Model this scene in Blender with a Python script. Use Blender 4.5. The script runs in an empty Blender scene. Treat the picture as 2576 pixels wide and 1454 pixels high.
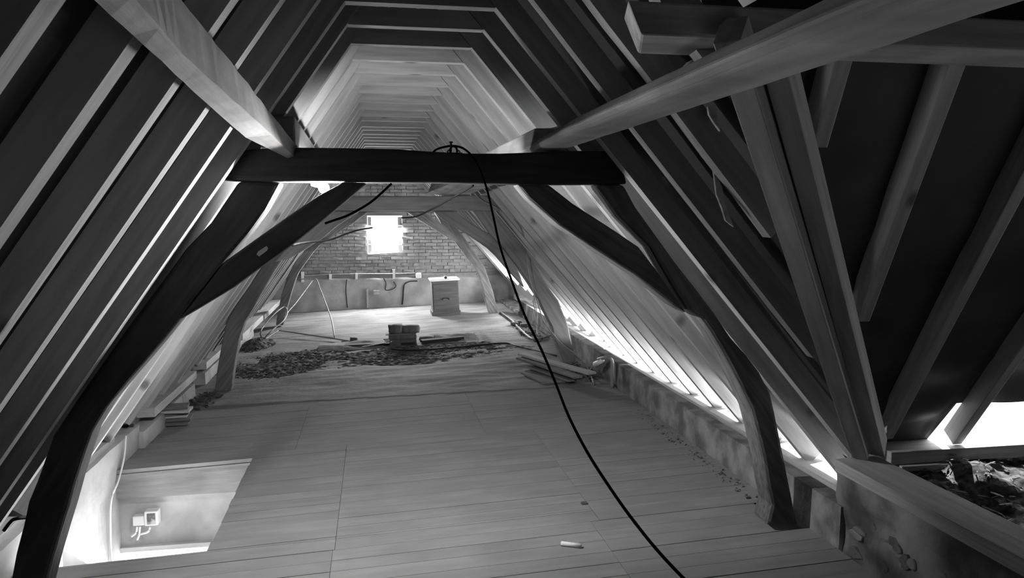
import bpy, bmesh, math, random
from mathutils import Vector, Matrix, noise
random.seed(7)
S = bpy.context.scene
COL = S.collection
V = Vector
H = 1.78                      # eye height above the floor at the room's centre line

# ------------------------------------------------------------------ camera, world, sun, lights, exposure
FPX, CX, CY = 1950.0, 1288.0, 727.0
VPX, VPY = 940.0, 532.0       # where the attic's long axis vanishes
_d = V(((VPX-CX)/FPX, (VPY-CY)/FPX, 1.0)).normalized()
_u = V((0.0, -1.0, _d.y/_d.z)).normalized()
_x = _d.cross(_u)
ROT = Matrix((_x, _d, _u))    # camera (right, down, forward) -> world (X, Y, Z)
cd = bpy.data.cameras.new('camera'); cam = bpy.data.objects.new('camera', cd); COL.objects.link(cam)
cd.sensor_fit = 'HORIZONTAL'; cd.sensor_width = 36.0; cd.lens = 36.0*FPX/2576.0
cd.clip_start = 0.02; cd.clip_end = 200
_r = ROT @ V((1, 0, 0)); _up = ROT @ V((0, -1, 0)); _bk = ROT @ V((0, 0, -1))
M4 = Matrix((_r, _up, _bk)).transposed().to_4x4(); M4.translation = V((0, 0, H))
cam.matrix_world = M4
S.camera = cam

w = bpy.data.worlds.new('sky'); S.world = w; w.use_nodes = True
w.node_tree.nodes['Background'].inputs[0].default_value = (1, 1, 1, 1)
w.node_tree.nodes['Background'].inputs[1].default_value = 2.0
S.view_settings.view_transform = 'Standard'; S.view_settings.look = 'None'
S.view_settings.gamma = 1.0; S.view_settings.use_curve_mapping = False
S.view_settings.exposure = -0.08

def area(name, loc, size, size_y, direction, power, spread=180, along=None):
    l = bpy.data.lights.new(name, 'AREA'); l.shape = 'RECTANGLE'; l.size = size; l.size_y = size_y
    l.energy = power; l.spread = math.radians(spread)
    o = bpy.data.objects.new(name, l); COL.objects.link(o)
    z = -V(direction).normalized(); x = V(along) if along else V((0, 0, 1)).cross(z); x = (x-z*x.dot(z)).normalized(); y = z.cross(x)
    m = Matrix((x, y, z)).transposed().to_4x4(); m.translation = V(loc)+V((0, 0, H)); o.matrix_world = m
    return o
sun = bpy.data.lights.new('sun', 'SUN'); sun.energy = 14.0; sun.angle = math.radians(0.6)
so = bpy.data.objects.new('sun', sun); COL.objects.link(so)
so.rotation_euler = V((-0.5, -0.6, -1.39)).to_track_quat('-Z', 'Z').to_euler()
# daylight entering: gable window, the open eaves on the right, the transept eaves, the stair room below (plus an added stairwell fill), the rest of the attic behind
area('window_daylight', (0.22, 14.62, -0.42), 0.62, 0.72, (-0.05, -1, -0.75), 290)
area('eaves_daylight', (2.768, 8.7, -1.49), 10.1, 0.16, (-0.8, -0.1, 0.55), 520, along=(0, 1, 0))
area('transept_eaves_daylight', (4.4, 3.66, -1.13), 2.6, 0.20, (-0.35, -1.0, 0.35), 75)
area('stair_room_window', (-0.9, 6.9, -2.25), 1.8, 1.2, (0.0, 0.25, -1), 1050)
area('stair_room_lamp', (-0.2, 4.2, -2.3), 0.9, 0.9, (-0.6, 0.3, -0.6), 8)
area('stairwell_fill', (-2.0, 5.3, -2.38), 0.6, 0.5, (0.75, -0.35, 1.0), 52, spread=130)  # added light on the stairwell wall, brightens the rafter undersides
area('rear_daylight', (0.3, -2.6, -0.2), 1.6, 1.4, (0, 1, -0.1), .04)

# ------------------------------------------------------------------ measuring helpers (eye at the origin)
def ray(px, py): return ROT @ V(((px-CX)/FPX, (py-CY)/FPX, 1.0))
def atY(px, py, Y): r = ray(px, py); return r*(Y/r.y)
def atZ(px, py, Z): r = ray(px, py); return r*(Z/r.z)
def atX(px, py, X): r = ray(px, py); return r*(X/r.x)
def fz(x): return -1.778+0.04*x                      # the old floor tilts up to the right
def fl(px, py, up=0.0): r = ray(px, py); return r*((-1.778+up)/(r.z-0.04*r.x))
def F(x, y, dz=0.0): return V((x, y, fz(x)+dz))
LX0, RX0, CZ = -0.105, 0.549, 0.905                  # inner corners of the collars
LS, RS = 1.4388, 1.163                               # slopes of the two roof sides
def lz(x): return CZ+(x-LX0)*LS
def rz(x): return CZ-(x-RX0)*RS
XR = (CZ*0+LS*(-LX0)+RS*RX0 + 0)/(LS+RS); XR = (RS*RX0+LS*LX0)/(LS+RS); ZR = CZ+(XR-LX0)*LS
TS, TY = 1.25, 3.66
def tz(y): return -1.27+(TY-y)*TS
def tpl(px, py): r = ray(px, py); return r*((-1.27+TY*TS)/(r.z+TS*r.y))

# ------------------------------------------------------------------ materials
def mat(name, c1, c2, scale=6.0, stretch=(1, 1, 1), rough=0.85, bump=0.2, knots=0.0, bscale=None, spec=0.2, detail=6, lo=0.3, hi=0.7, stain=0.0, stain_scale=1.3, coord='grain'):
    m = bpy.data.materials.new(name); m.use_nodes = True
    n = m.node_tree.nodes; L = m.node_tree.links; b = n['Principled BSDF']
    if coord == 'grain':
        t = n.new('ShaderNodeAttribute'); t.attribute_name = 'grain'; src = t.outputs['Vector']
    else:
        t = n.new('ShaderNodeTexCoord'); src = t.outputs['Object']
    mp = n.new('ShaderNodeMapping'); mp.inputs['Scale'].default_value = stretch; L.new(src, mp.inputs[0])
    ns = n.new('ShaderNodeTexNoise'); ns.inputs['Scale'].default_value = scale; ns.inputs['Detail'].default_value = detail
    L.new(mp.outputs[0], ns.inputs[0])
    cr = n.new('ShaderNodeValToRGB'); cr.color_ramp.elements[0].position = lo; cr.color_ramp.elements[1].position = hi
    cr.color_ramp.elements[0].color = (c1, c1, c1, 1); cr.color_ramp.elements[1].color = (c2, c2, c2, 1)
    L.new(ns.outputs[0], cr.inputs[0]); out = cr.outputs[0]
    if knots:
        vo = n.new('ShaderNodeTexVoronoi'); vo.inputs['Scale'].default_value = knots
        mk = n.new('ShaderNodeMapping'); mk.inputs['Scale'].default_value = (0.75, 1, 1); L.new(src, mk.inputs[0]); L.new(mk.outputs[0], vo.inputs[0])
        r2 = n.new('ShaderNodeValToRGB'); r2.color_ramp.elements[0].position = 0.05; r2.color_ramp.elements[1].position = 0.13
        r2.color_ramp.elements[0].color = (.35, .35, .35, 1); r2.color_ramp.elements[1].color = (1, 1, 1, 1); L.new(vo.outputs['Distance'], r2.inputs[0])
        mx = n.new('ShaderNodeMixRGB'); mx.blend_type = 'MULTIPLY'; mx.inputs[0].default_value = 1; L.new(out, mx.inputs[1]); L.new(r2.outputs[0], mx.inputs[2]); out = mx.outputs[0]
    if stain:
        n3 = n.new('ShaderNodeTexNoise'); n3.inputs['Scale'].default_value = stain_scale; n3.inputs['Detail'].default_value = 8; L.new(src, n3.inputs[0])
        r3 = n.new('ShaderNodeValToRGB'); r3.color_ramp.elements[0].position = 0.42; r3.color_ramp.elements[1].position = 0.58
        s = 1-stain; r3.color_ramp.elements[0].color = (s, s, s, 1); r3.color_ramp.elements[1].color = (1, 1, 1, 1); L.new(n3.outputs[0], r3.inputs[0])
        mx = n.new('ShaderNodeMixRGB'); mx.blend_type = 'MULTIPLY'; mx.inputs[0].default_value = 1; L.new(out, mx.inputs[1]); L.new(r3.outputs[0], mx.inputs[2]); out = mx.outputs[0]
    L.new(out, b.inputs['Base Color'])
    b.inputs['Roughness'].default_value = rough; b.inputs['Specular IOR Level'].default_value = spec
    if bump:
        bp = n.new('ShaderNodeBump'); bp.inputs['Strength'].default_value = bump; bp.inputs['Distance'].default_value = 0.01
        if bscale:
            nb = n.new('ShaderNodeTexNoise'); nb.inputs['Scale'].default_value = bscale; nb.inputs['Detail'].default_value = 8; L.new(src, nb.inputs[0]); L.new(nb.outputs[0], bp.inputs['Height'])
        else: L.new(ns.outputs[0], bp.inputs['Height'])
        L.new(bp.outputs[0], b.inputs['Normal'])
    return m
def emis(name, s):
    m = bpy.data.materials.new(name); m.use_nodes = True; b = m.node_tree.nodes['Principled BSDF']
    b.inputs['Base Color'].default_value = (.9, .9, .9, 1); b.inputs['Emission Color'].default_value = (1, 1, 1, 1); b.inputs['Emission Strength'].default_value = s
    return m
GR = (0.6, 7, 7)
M = dict(
 softwood=mat('planed_softwood', .28, .43, 4, GR, bump=.12, knots=3.2),
 palewood=mat('pale_softwood', .36, .48, 4, GR, bump=.12, knots=2.5),
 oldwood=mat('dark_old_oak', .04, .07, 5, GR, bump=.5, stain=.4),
 greywood=mat('dusty_grey_oak', .17, .27, 5, GR, bump=.4, stain=.25),
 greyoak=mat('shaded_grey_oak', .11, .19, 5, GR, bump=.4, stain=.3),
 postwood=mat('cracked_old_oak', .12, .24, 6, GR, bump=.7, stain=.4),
 purlin=mat('dusty_purlin_wood', .22, .36, 3, GR, bump=.25, stain=.35, stain_scale=2.2),
 board=mat('dusty_floorboard', .19, .235, 3, (0.8, 6, 6), bump=.12, stain=.12, stain_scale=2.0, detail=8),
 under=mat('dark_gap', .03, .05, 4, bump=0),
 earth=mat('dusty_lime_screed', .17, .29, 3.0, (0.5, 2.2, 1), bump=.5, stain=.3, stain_scale=1.4, coord='obj', bscale=18),
 rubble=mat('dark_rubble', .03, .14, 14, bump=.8, coord='obj', lo=.35, hi=.65),
 straw=mat('straw_debris', .03, .16, 12, (1, 2.5, 1), bump=.8, coord='obj', lo=.4, hi=.7),
 brick=mat('limewashed_brick', .20, .36, 9, bump=.6, stain=.25, stain_scale=6, coord='grain'),
 mortar=mat('lime_mortar', .25, .38, 7, bump=.7, coord='obj', stain=.3, stain_scale=3),
 plaster=mat('old_lime_plaster', .32, .46, 3, bump=.5, coord='obj', stain=.25, stain_scale=2.4, bscale=14),
 oldplaster=mat('patchy_wall_plaster', .10, .32, 3.2, bump=.8, coord='obj', stain=.6, stain_scale=3.5, bscale=10),
 concrete=mat('rough_plinth_render', .15, .27, 5, bump=.7, coord='obj', stain=.4, stain_scale=5, bscale=20),
 foil=mat('black_roof_underlay', .018, .032, 4, bump=.1, coord='obj', rough=.55, spec=.4),
 foil2=mat('lit_roof_underlay', .045, .075, 4, bump=.1, coord='obj', rough=.6, spec=.3),  # paler copy of the underlay: light on the transept folds put into its colour
 chest=mat('painted_chest_wood', .08, .13, 5, GR, bump=.2), chesttop=mat('pale_chest_top', .7, .8, 5, bump=.1),
 cable=mat('black_rubber', .006, .010, 5, bump=0, rough=.8, spec=.05), metal=mat('dark_metal', .02, .03, 5, bump=0, rough=.5),
 pipe=mat('grey_conduit', .20, .28, 5, bump=0, rough=.5), white=mat('white_plastic', .65, .75, 5, bump=0, rough=.5),
 grime=mat('grimy_plastic', .10, .45, 14, bump=0, lo=.45, hi=.6, coord='obj'),
 stone=mat('broken_brick', .09, .17, 12, bump=.8, coord='obj'),
 bark=mat('loose_bark', .25, .5, 30, bump=.8, coord='obj'),
 bulb=emis('lit_bulb_glass', 8300.0), dull=mat('dull_tin', .3, .4, 5, bump=0, rough=.4),
)

# ------------------------------------------------------------------ mesh helpers
LOC = {}
class MB:
    def __init__(s): s.v = []; s.g = []; s.f = []
    def add(s, vs, fs, gs=None):
        o = len(s.v); s.v += [V(p) for p in vs]; s.g += [V(p) for p in (gs or vs)]
        s.f += [[i+o for i in f] for f in fs]
    def loft(s, secs, closed=True, seed=None):
        n = len(secs[0]); k = len(secs); vs = [p for q in secs for p in q]
        sd = random.uniform(0, 50); L = 0; gs = []
        for i, q in enumerate(secs):
            c = sum((V(p) for p in q), V())/n
            if i: L += (c-pc).length
            pc = c
            for j, p in enumerate(q):
                a = 2*math.pi*j/n
                d = V(p)-c
                gs.append(V((L+sd, d.length*math.cos(a)+sd, d.length*math.sin(a)+sd)))
        fs = [[i*n+j, i*n+(j+1) % n, (i+1)*n+(j+1) % n, (i+1)*n+j] for i in range(k-1) for j in range(n)]
        fs += [list(range(n))[::-1], [(k-1)*n+j for j in range(n)]]
        s.add(vs, fs, gs); return s
    def box(s, x0, x1, y0, y1, z0, z1):
        q = lambda x: [V((x, y0, z0)), V((x, y1, z0)), V((x, y1, z1)), V((x, y0, z1))]
        sd = random.uniform(0, 50)
        vs = q(x0)+q(x1); s.add(vs, [[0, 1, 2, 3], [4, 7, 6, 5], [0, 4, 5, 1], [1, 5, 6, 2], [2, 6, 7, 3], [3, 7, 4, 0]], [p+V((sd, sd, 0)) for p in vs]); return s
    def tube(s, pts, r, n=8):
        pts = [V(p) for p in pts]; secs = []
        for i, p in enumerate(pts):
            d = (pts[min(i+1, len(pts)-1)]-pts[max(i-1, 0)]).normalized()
            a = d.cross(V((0, 0, 1))) if abs(d.z) < .9 else d.cross(V((1, 0, 0))); a.normalize(); b = d.cross(a)
            rr = r[i] if isinstance(r, (list, tuple)) else r
            secs.append([p+(a*math.cos(t)+b*math.sin(t))*rr for t in [2*math.pi*k/n for k in range(n)]])
        return s.loft(secs)
    def prism(s, poly, th, deep=None, ang=0.0):
        """poly: points in (nearly) one plane facing the room, extruded back along Y; deep = per-point back shift"""
        n = len(poly); P = [V(p) for p in poly]; B = [p+V((0, th, 0)) for p in P]
        sd = random.uniform(0, 50); c, si = math.cos(ang), math.sin(ang)
        g = [V((p.x*c+p.z*si+sd, -p.x*si+p.z*c+sd, p.y)) for p in P+B]
        s.add(P+B, [list(range(n)), list(range(n, 2*n))[::-1]]+[[i, (i+1) % n, n+(i+1) % n, n+i] for i in range(n)], g); return s
    def build(s, name, m, parent=None, origin=None, bevel=0.0, smooth=False, raw=False):
        me = bpy.data.meshes.new(name); vs = [p if raw else p+V((0, 0, H)) for p in s.v]
        if parent is not None: o0 = V(LOC.get(parent.name, (0, 0, 0)))
        elif origin is not None: o0 = V(origin)+V((0, 0, H))
        else:
            o0 = V(((min(p.x for p in vs)+max(p.x for p in vs))/2, (min(p.y for p in vs)+max(p.y for p in vs))/2, min(p.z for p in vs)))
        me.from_pydata([p-o0 for p in vs], [], s.f)
        at = me.attributes.new('grain', 'FLOAT_VECTOR', 'POINT'); at.data.foreach_set('vector', [c for g in s.g for c in g])
        bm = bmesh.new(); bm.from_mesh(me); bmesh.ops.recalc_face_normals(bm, faces=bm.faces); bm.to_mesh(me); bm.free()
        me.materials.append(M[m] if isinstance(m, str) else m)
        o = bpy.data.objects.new(name, me); COL.objects.link(o)
        if parent is not None: o.parent = parent
        else: o.location = o0
        LOC[o.name] = o0
        if bevel:
            b = o.modifiers.new('bevel', 'BEVEL'); b.width = bevel; b.segments = 2; b.limit_method = 'ANGLE'; b.angle_limit = .6
        if smooth:
            for p in me.polygons: p.use_smooth = True
        return o
def tag(o, label=None, cat=None, group=None, kind=None):
    if label: o['label'] = label
    if cat: o['category'] = cat
    if group: o['group'] = group
    if kind: o['kind'] = kind
    return o
def thing(name, loc, label=None, cat=None, group=None, kind=None):
    o = bpy.data.objects.new(name, None); COL.objects.link(o); o.empty_display_size = .05
    o.location = V(loc)+V((0, 0, H)); LOC[o.name] = o.location.copy()
    return tag(o, label, cat, group, kind)
def barsecs(A, B, wid, h, up=V((0, 0, 1)), n=1, wob=0.0, taper=1.0, side=None):
    """A, B = middle of the underside; section wid wide, h high"""
    A, B = V(A), V(B); d = (B-A).normalized(); sx = side.normalized() if side else d.cross(up).normalized(); u = sx.cross(d).normalized()
    if u.dot(up) < 0: u = -u
    secs = []
    sd = random.uniform(0, 99)
    for i in range(n+1):
        t = i/n; c = A.lerp(B, t); k = 1+(taper-1)*t
        o = V((0, 0, 0))
        if wob: o = (sx*noise.noise((sd+t*4, 1, 2))+u*noise.noise((sd+t*4, 7, 2)))*wob
        hw = wid*k/2
        e = [noise.noise((sd+t*7, 3+j, 1))*wob*.6 for j in range(4)]
        secs.append([c+o-sx*(hw+e[0]), c+o+sx*(hw+e[1]), c+o+sx*(hw+e[2])+u*h*k, c+o-sx*(hw+e[3])+u*h*k])
    return secs
def bar(name, A, B, wid, h, m, parent=None, n=1, wob=0.0, bevel=0.004, **k):
    return MB().loft(barsecs(A, B, wid, h, n=n, wob=wob, **k)).build(name, m, parent, bevel=bevel)
def arc(pts, n=6):
    """Catmull-Rom through the points"""
    P = [V(p) for p in pts]; P = [2*P[0]-P[1]]+P+[2*P[-1]-P[-2]]; out = []
    for i in range(1, len(P)-2):
        for k in range(n):
            t = k/n; a, b, c, d = P[i-1:i+3]
            out.append(.5*((2*b)+(c-a)*t+(2*a-5*b+4*c-d)*t*t+(3*b-a-3*c+d)*t**3))
    return out+[P[-2]]

# ------------------------------------------------------------------ floor
HX0, HX1, HY0, HY1 = -1.86, -0.915, 4.23, 5.82        # stair opening
WX = 2.27
floor = thing('floor', (0.3, 5, fz(.3)), kind='structure')
def slab(m, x0, x1, y0, y1, t0, t1):
    vs = [F(x, y, t) for x in (x0, x1) for y in (y0, y1) for t in (t0, t1)]
    m.add(vs, [[0, 1, 3, 2], [4, 6, 7, 5], [0, 4, 5, 1], [2, 3, 7, 6], [0, 2, 6, 4], [1, 5, 7, 3]])
m = MB()
slab(m, -2.05, WX, -3, HY0, -.20, -.03); slab(m, HX1, WX, HY0, HY1, -.20, -.03); slab(m, -2.05, WX, HY1, 14.5, -.20, -.03)
m.build('joists', 'oldwood', floor)
rng = random.Random(3)
y = 1.55; row = 0
while y < 7.42:
    wd = rng.choice([.125, .135, .145, .13]); y1 = min(y+wd, 7.45)
    if y < 4.0: seams = [-2.0, -.245, 1.17, WX]
    elif y < 5.9: seams = [-2.0, -.235, 1.222, WX]
    elif y < 7.2: seams = [-2.0, -.62, .84, WX]
    else: seams = [-2.0, -.55, .84, WX]
    yy0, yy1 = y, y1
    if y < HY0 < y1: y1 = yy1 = HY0
    if y < HY1 < y1: y1 = yy1 = HY1
    for a, b in zip(seams[:-1], seams[1:]):
        if yy0 >= HY0-.001 and yy1 <= HY1+.001:
            if b <= HX1: continue
            a = max(a, HX1-.005+.012*rng.random())
        g = rng.choice([.0006, .001, .0025, .0014]); dz = rng.uniform(-.0012, .0012)
        mm = MB(); sd = rng.uniform(0, 80)
        sk = -.0                                         # boards run square across
        vs = []
        for (xx, yyy) in ((a+.001, yy0+g), (b-.001, yy0+g), (b-.001, yy1-g), (a+.001, yy1-g)):
            vs.append(F(xx, yyy, -.028)); 
        for (xx, yyy) in ((a+.001, yy0+g), (b-.001, yy0+g), (b-.001, yy1-g), (a+.001, yy1-g)):
            vs.append(F(xx, yyy, dz))
        mm.add(vs, [[0, 3, 2, 1], [4, 5, 6, 7], [0, 1, 5, 4], [1, 2, 6, 5], [2, 3, 7, 6], [3, 0, 4, 7]], [v+V((sd, row*.7, 0)) for v in vs])
        mm.build('floorboard', 'board', floor)
    y = y1; row += 1
# dusty screed beyond the boards
def grid(x0, x1, y0, y1, nx, ny, fn):
    vs = [fn(x0+(x1-x0)*i/nx, y0+(y1-y0)*j/ny) for j in range(ny+1) for i in range(nx+1)]
    fs = [[j*(nx+1)+i, j*(nx+1)+i+1, (j+1)*(nx+1)+i+1, (j+1)*(nx+1)+i] for j in range(ny) for i in range(nx)]
    return vs, fs
def fbm(p, o=4):
    s = 0; a = 1
    for k in range(o): s += a*noise.noise(V(p)*(2**k)); a *= .5
    return s
def screed(x, y):
    yb = 7.45-.10*(x+.5); e = min(1, max(0, (y-yb)/.5))
    z = .004+.016*e*fbm((x*.9, y*1.5, 3))+.006*e*noise.noise((x*3, y*9, 5))
    d = (y-10.0-.1*x)/.5
    if -1.4 < x < 1.5: z -= .03*math.exp(-d*d)
    z = max(z, -.02)
    if y-yb < 0: z = -.012
    return F(x, y, z)
m = MB(); m.add(*grid(-2.05, WX+.02, 7.1, 14.5, 110, 190, screed)); m.build('screed', 'earth', floor, smooth=True)
# ragged hump of screed where it broke, left and right of the stack
m = MB()
def hump(x, y):
    c = 10.55+.06*x; d = abs(y-c)
    side = 1 if x > .6 else (.8 if x < .1 else .3)
    return F(x, y, -.01+.055*side*max(0, 1-(d/.34)**2)*(1+.5*fbm((x*4, y*4, 1))))
m.add(*grid(-.75, 1.35, 10.2, 10.95, 60, 24, hump)); m.build('screed_ridge', 'earth', floor, smooth=True)

# ------------------------------------------------------------------ gable wall with bricks
GY = 14.5
wall_back = thing('wall_back', (.3, GY, fz(.3)), kind='structure')
wx0, wx1, wz0, wz1 = atY(925, 640, GY).x, atY(1014, 640, GY).x, atY(970, 639, GY).z, atY(970, 541, GY).z
m = MB()
def wbox(x0, x1, z0, z1, y0=GY, y1=GY+.25): m.box(x0, x1, y0, y1, z0, z1)
wbox(-4, wx0, -4, 3); wbox(wx1, 5, -4, 3); wbox(wx0, wx1, -4, wz0); wbox(wx0, wx1, wz1, 3)
m.build('mortar_bed', 'mortar', wall_back)
def bumpwall(x0, x1, z0, z1, nx, nz, y, amp, fade):
    vs = []; fs = []
    for j in range(nz+1):
        for i in range(nx+1):
            xx = x0+(x1-x0)*i/nx; zz = z0+(z1-z0)*j/nz
            k = 1
            if j == nz: k = 0
            vs.append(V((xx, y-k*(.03+amp*fbm((xx*2.2, zz*2.2, 9)))-(.0 if k else -.02), zz+(.03*noise.noise((xx*3, 0, 4)) if j == nz else 0))))
    fs = [[j*(nx+1)+i, (j+1)*(nx+1)+i, (j+1)*(nx+1)+i+1, j*(nx+1)+i+1] for j in range(nz) for i in range(nx)]
    return vs, fs
m = MB(); m.add(*bumpwall(-2.2, 2.5, -1.95, -1.20, 90, 24, GY, .02, 0)); m.build('plaster_dado', 'plaster', wall_back, smooth=True)
bw, bh = .215, .0615
cache = []
for k in range(10):
    mm = MB(); mm.box(0, bw-.012, -.018, .04, 0, bh-.010); 
    mm.v = [p+V((noise.noise(p*40+V((k, 0, 0)))*.006, noise.noise(p*30+V((k, 5, 0)))*.012, noise.noise(p*50+V((k, 9, 0)))*.005)) for p in mm.v]
    me = bpy.data.meshes.new('brick'); me.from_pydata(mm.v, [], mm.f)
    a = me.attributes.new('grain', 'FLOAT_VECTOR', 'POINT'); a.data.foreach_set('vector', [c for g in mm.g for c in (g+V((k*3.1, 0, 0)))])
    bm = bmesh.new(); bm.from_mesh(me); bmesh.ops.recalc_face_normals(bm, faces=bm.faces); bm.to_mesh(me); bm.free()
    me.materials.append(M['brick']); cache.append(me)
rb = random.Random(5); nb = 0; rest = MB()
zc = -1.19; r = 0; blist = []
while zc < 1.2:
    xx = -2.4+(r % 2)*bw/2+rb.uniform(-.02, .02)
    while xx < 2.6:
        x1b = xx+bw
        inroof = zc < lz(xx) + .0 and zc < lz(x1b)+.05 and zc < rz(xx)+.1 and zc < rz(x1b)
        inwin = x1b > wx0+.03 and xx < wx1-.03 and zc+bh > wz0+.01 and zc < wz1-.01
        if inroof and not inwin and rb.random() > .02: blist.append((xx, zc))
        xx += bw
    zc += bh; r += 1
blist.sort(key=lambda b: abs(b[0]-.2)+1.6*abs(b[1]+.6))
for i, (xx, zc) in enumerate(blist):
    me = cache[rb.randrange(10)]
    if i < 295:
        o = bpy.data.objects.new('brick', me); COL.objects.link(o); o.parent = wall_back
        o.location = V((xx, GY+rb.uniform(-.007, .004), zc))+V((0, 0, H))-LOC['wall_back']; o.rotation_euler = (0, rb.uniform(-.012, .012), 0)
    else: rest.box(xx, xx+bw-.012, GY-.018+rb.uniform(-.006, .004), GY+.04, zc, zc+bh-.01)
tag(rest.build('bricks', 'brick', wall_back), kind='stuff')
# window
win = thing('window_1', ((wx0+wx1)/2, GY, wz0), kind='structure')
m = MB(); m.box(wx0-.05, wx1+.08, GY-.03, GY+.2, wz1-.01, wz1+.07); m.build('lintel', 'greywood', win)
for (a, b, tilt) in ((wx0+.012, wx0+.075, 0), (wx1-.085, wx1-.016, 0)):
    for k in range(4):
        z0 = wz0+.02+(wz1-wz0-.04)*k/4; z1 = wz0+.012+(wz1-wz0-.04)*(k+1)/4-.008
        mm = MB(); mm.box(a+rb.uniform(-.004, .004), b+rb.uniform(-.006, .006), GY+.02, GY+.10, z0, z1); mm.build('jamb_block', 'plaster', win)
m = MB(); m.prism([V((wx0, GY-.01, wz0-.015)), V((wx1+.02, GY-.01, wz0-.02)), V((wx1+.01, GY-.01, wz0+.035)), V(((wx0+wx1)/2+.05, GY-.01, wz0+.02)), V((wx0+.05, GY-.01, wz0+.002))], .2); m.build('sill', 'mortar', win)

# ------------------------------------------------------------------ roof underlay (closes the room)
d = .092
OL, OR, OT = d/math.cos(math.atan(LS)), d/math.cos(math.atan(RS)), d/math.cos(math.atan(TS))
ceil = thing('ceiling', (XR, 6, ZR), kind='structure')
OU, OUR = .155, .225
def lx(z): return LX0+(z-OU-CZ)/LS
def rx(z): return RX0-(z-OUR-CZ)/RS
zr = 0
xr = (RS*RX0+LS*LX0+OUR-OU)/(LS+RS); zr = CZ+(xr-LX0)*LS+OU
def ty(z): return TY-(z-OU+1.27)/TS
YR = ty(zr)
def sheet(name, quad, n1, n2, fn=None, th=.004):
    a, b, c, e = [V(q) for q in quad]
    vs = []; nrm = (b-a).cross(e-a).normalized()
    for j in range(n2+1):
        for i in range(n1+1):
            u, v = i/n1, j/n2; p = a.lerp(b, u).lerp(e.lerp(c, u), v)
            vs.append(p+(nrm*fn(p, u, v) if fn else V()))
    fs = [[j*(n1+1)+i, j*(n1+1)+i+1, (j+1)*(n1+1)+i+1, (j+1)*(n1+1)+i] for j in range(n2) for i in range(n1)]
    mm = MB(); mm.add(vs, fs); return mm.build(name, 'foil2' if fn and fn.__name__ == 'fold' else 'foil', ceil, smooth=True)
zb = -1.80
sheet('roof_underlay', [(lx(zb), -3, zb), (lx(zb), 14.6, zb), (xr, 14.6, zr), (xr, -3, zr)], 2, 2)
ze = -1.40                                            # right-hand underlay stops short of the eaves
sheet('roof_underlay', [(rx(ze), ty(ze), ze), (rx(ze), 14.6, ze), (xr, 14.6, zr), (xr, YR, zr)], 80, 12, lambda p, u, v: min(1, u*20)*.01*noise.noise((p.x*3, p.y*5, p.z*3)))
def fold(p, u, v):
    fade = min(1, u*14, (1-u)*14)
    low = max(0, 1-(p.z+1.3)/1.6)
    return fade*(-.022*math.sin(p.z*22+2.5*p.x+4*noise.noise((p.x*1.6, 0, p.z*1.3)))*(.25+low)*abs(math.sin((p.x-2.6)*math.pi/.62+.6))-.015*noise.noise((p.x*2, p.y*2, p.z*2)))
zl, zh = -1.34, -.93
sheet('roof_underlay', [(rx(zl), ty(zl), zl), (3.02, ty(zl), zl), (3.02, YR, zr), (xr, YR, zr)], 40, 120, fold)
sheet('roof_underlay', [(3.02, ty(zl), zl), (3.05, ty(zl), zl), (3.05, YR, zr), (3.02, YR, zr)], 4, 120, fold)
sheet('roof_underlay', [(3.05, ty(-1.02), -1.02), (6.2, ty(zh), zh), (6.2, YR, zr), (3.05, YR, zr)], 90, 120, fold)
ty2 = lambda z: 2*YR-ty(z)
sheet('roof_underlay', [(xr, YR, zr), (6.2, YR, zr), (6.2, ty2(-1.8), -1.8), (rx(-1.8), ty2(-1.8), -1.8)], 2, 2)
sheet('roof_underlay', [(xr, YR, zr), (rx(-1.8), ty2(-1.8), -1.8), (rx(-1.8), -3, -1.8), (xr, -3, zr)], 2, 2)
m = MB(); m.box(-3, 4, -3.1, -3.0, -3, 2.4); tag(m.build('wall_rear', 'foil'), kind='structure')
m = MB(); m.box(6.2, 6.3, -1.5, 5, -3, 2.4); tag(m.build('wall_transept', 'foil'), kind='structure')

# ------------------------------------------------------------------ wall plates and plinths
m = MB()
def plinth(x0, x1, y0, y1, zt, mm):
    vs = []
    n = int((y1-y0)/.12)+1
    secs = []
    for i in range(n+1):
        yy = y0+(y1-y0)*i/n; e = .008*fbm((yy*2.5, x0, 1))
        sg = 1 if x0 > 0 else -1
        a = x0-sg*e
        secs.append([V((a, yy, fz(a)-.05)), V((a+sg*.004, yy, zt+.004*noise.noise((yy*3, 2, 2)))), V((x1, yy, zt)), V((x1, yy, fz(a)-.05))])
    mm.loft(secs); return mm
wr = thing('wall_right', (2.3, 8, fz(2.3)), kind='structure')
for (a, b, dx) in ((3.40, 5.35, 0), (5.37, 7.05, .01), (7.07, 9.9, .0), (9.9, 12.6, .02)):
    plinth(WX+dx*.5+.012*max(0, a-4), WX+.10+.012*max(0, a-4), a, b, -1.468, MB()).build('plinth_block', 'concrete', wr)
m = MB(); m.box(WX+.1, 3.1, 3.3, 14.5, -2.1, -1.70); m.build('eaves_fill', 'concrete', wr)
m = MB(); m.box(WX+.06, WX+.30, 3.5, 14.4, -1.70, -1.655); m.build('ledge', 'concrete', wr)
def plate(A, B, x0, x1, z0, z1, lab, grp):
    mm = MB(); mm.loft([[V((x0, A, z0)), V((x1, A, z0)), V((x1, A, z1)), V((x0, A, z1))], [V((x0, B, z0)), V((x1, B, z0)), V((x1, B, z1)), V((x0, B, z1))]])
    return tag(mm.build('wall_plate', 'palewood', bevel=.004), lab, 'beam', grp)
plate(3.62, 8.6, 2.60, 2.80, -1.655, -1.575, 'pale timber wall plate under the right rafter feet, between the two nearer trusses', 'wall plates')
plate(8.5, 11.0, 2.58, 2.78, -1.655, -1.565, 'pale timber wall plate under the right rafter feet beyond the second truss', 'wall plates')
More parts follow.
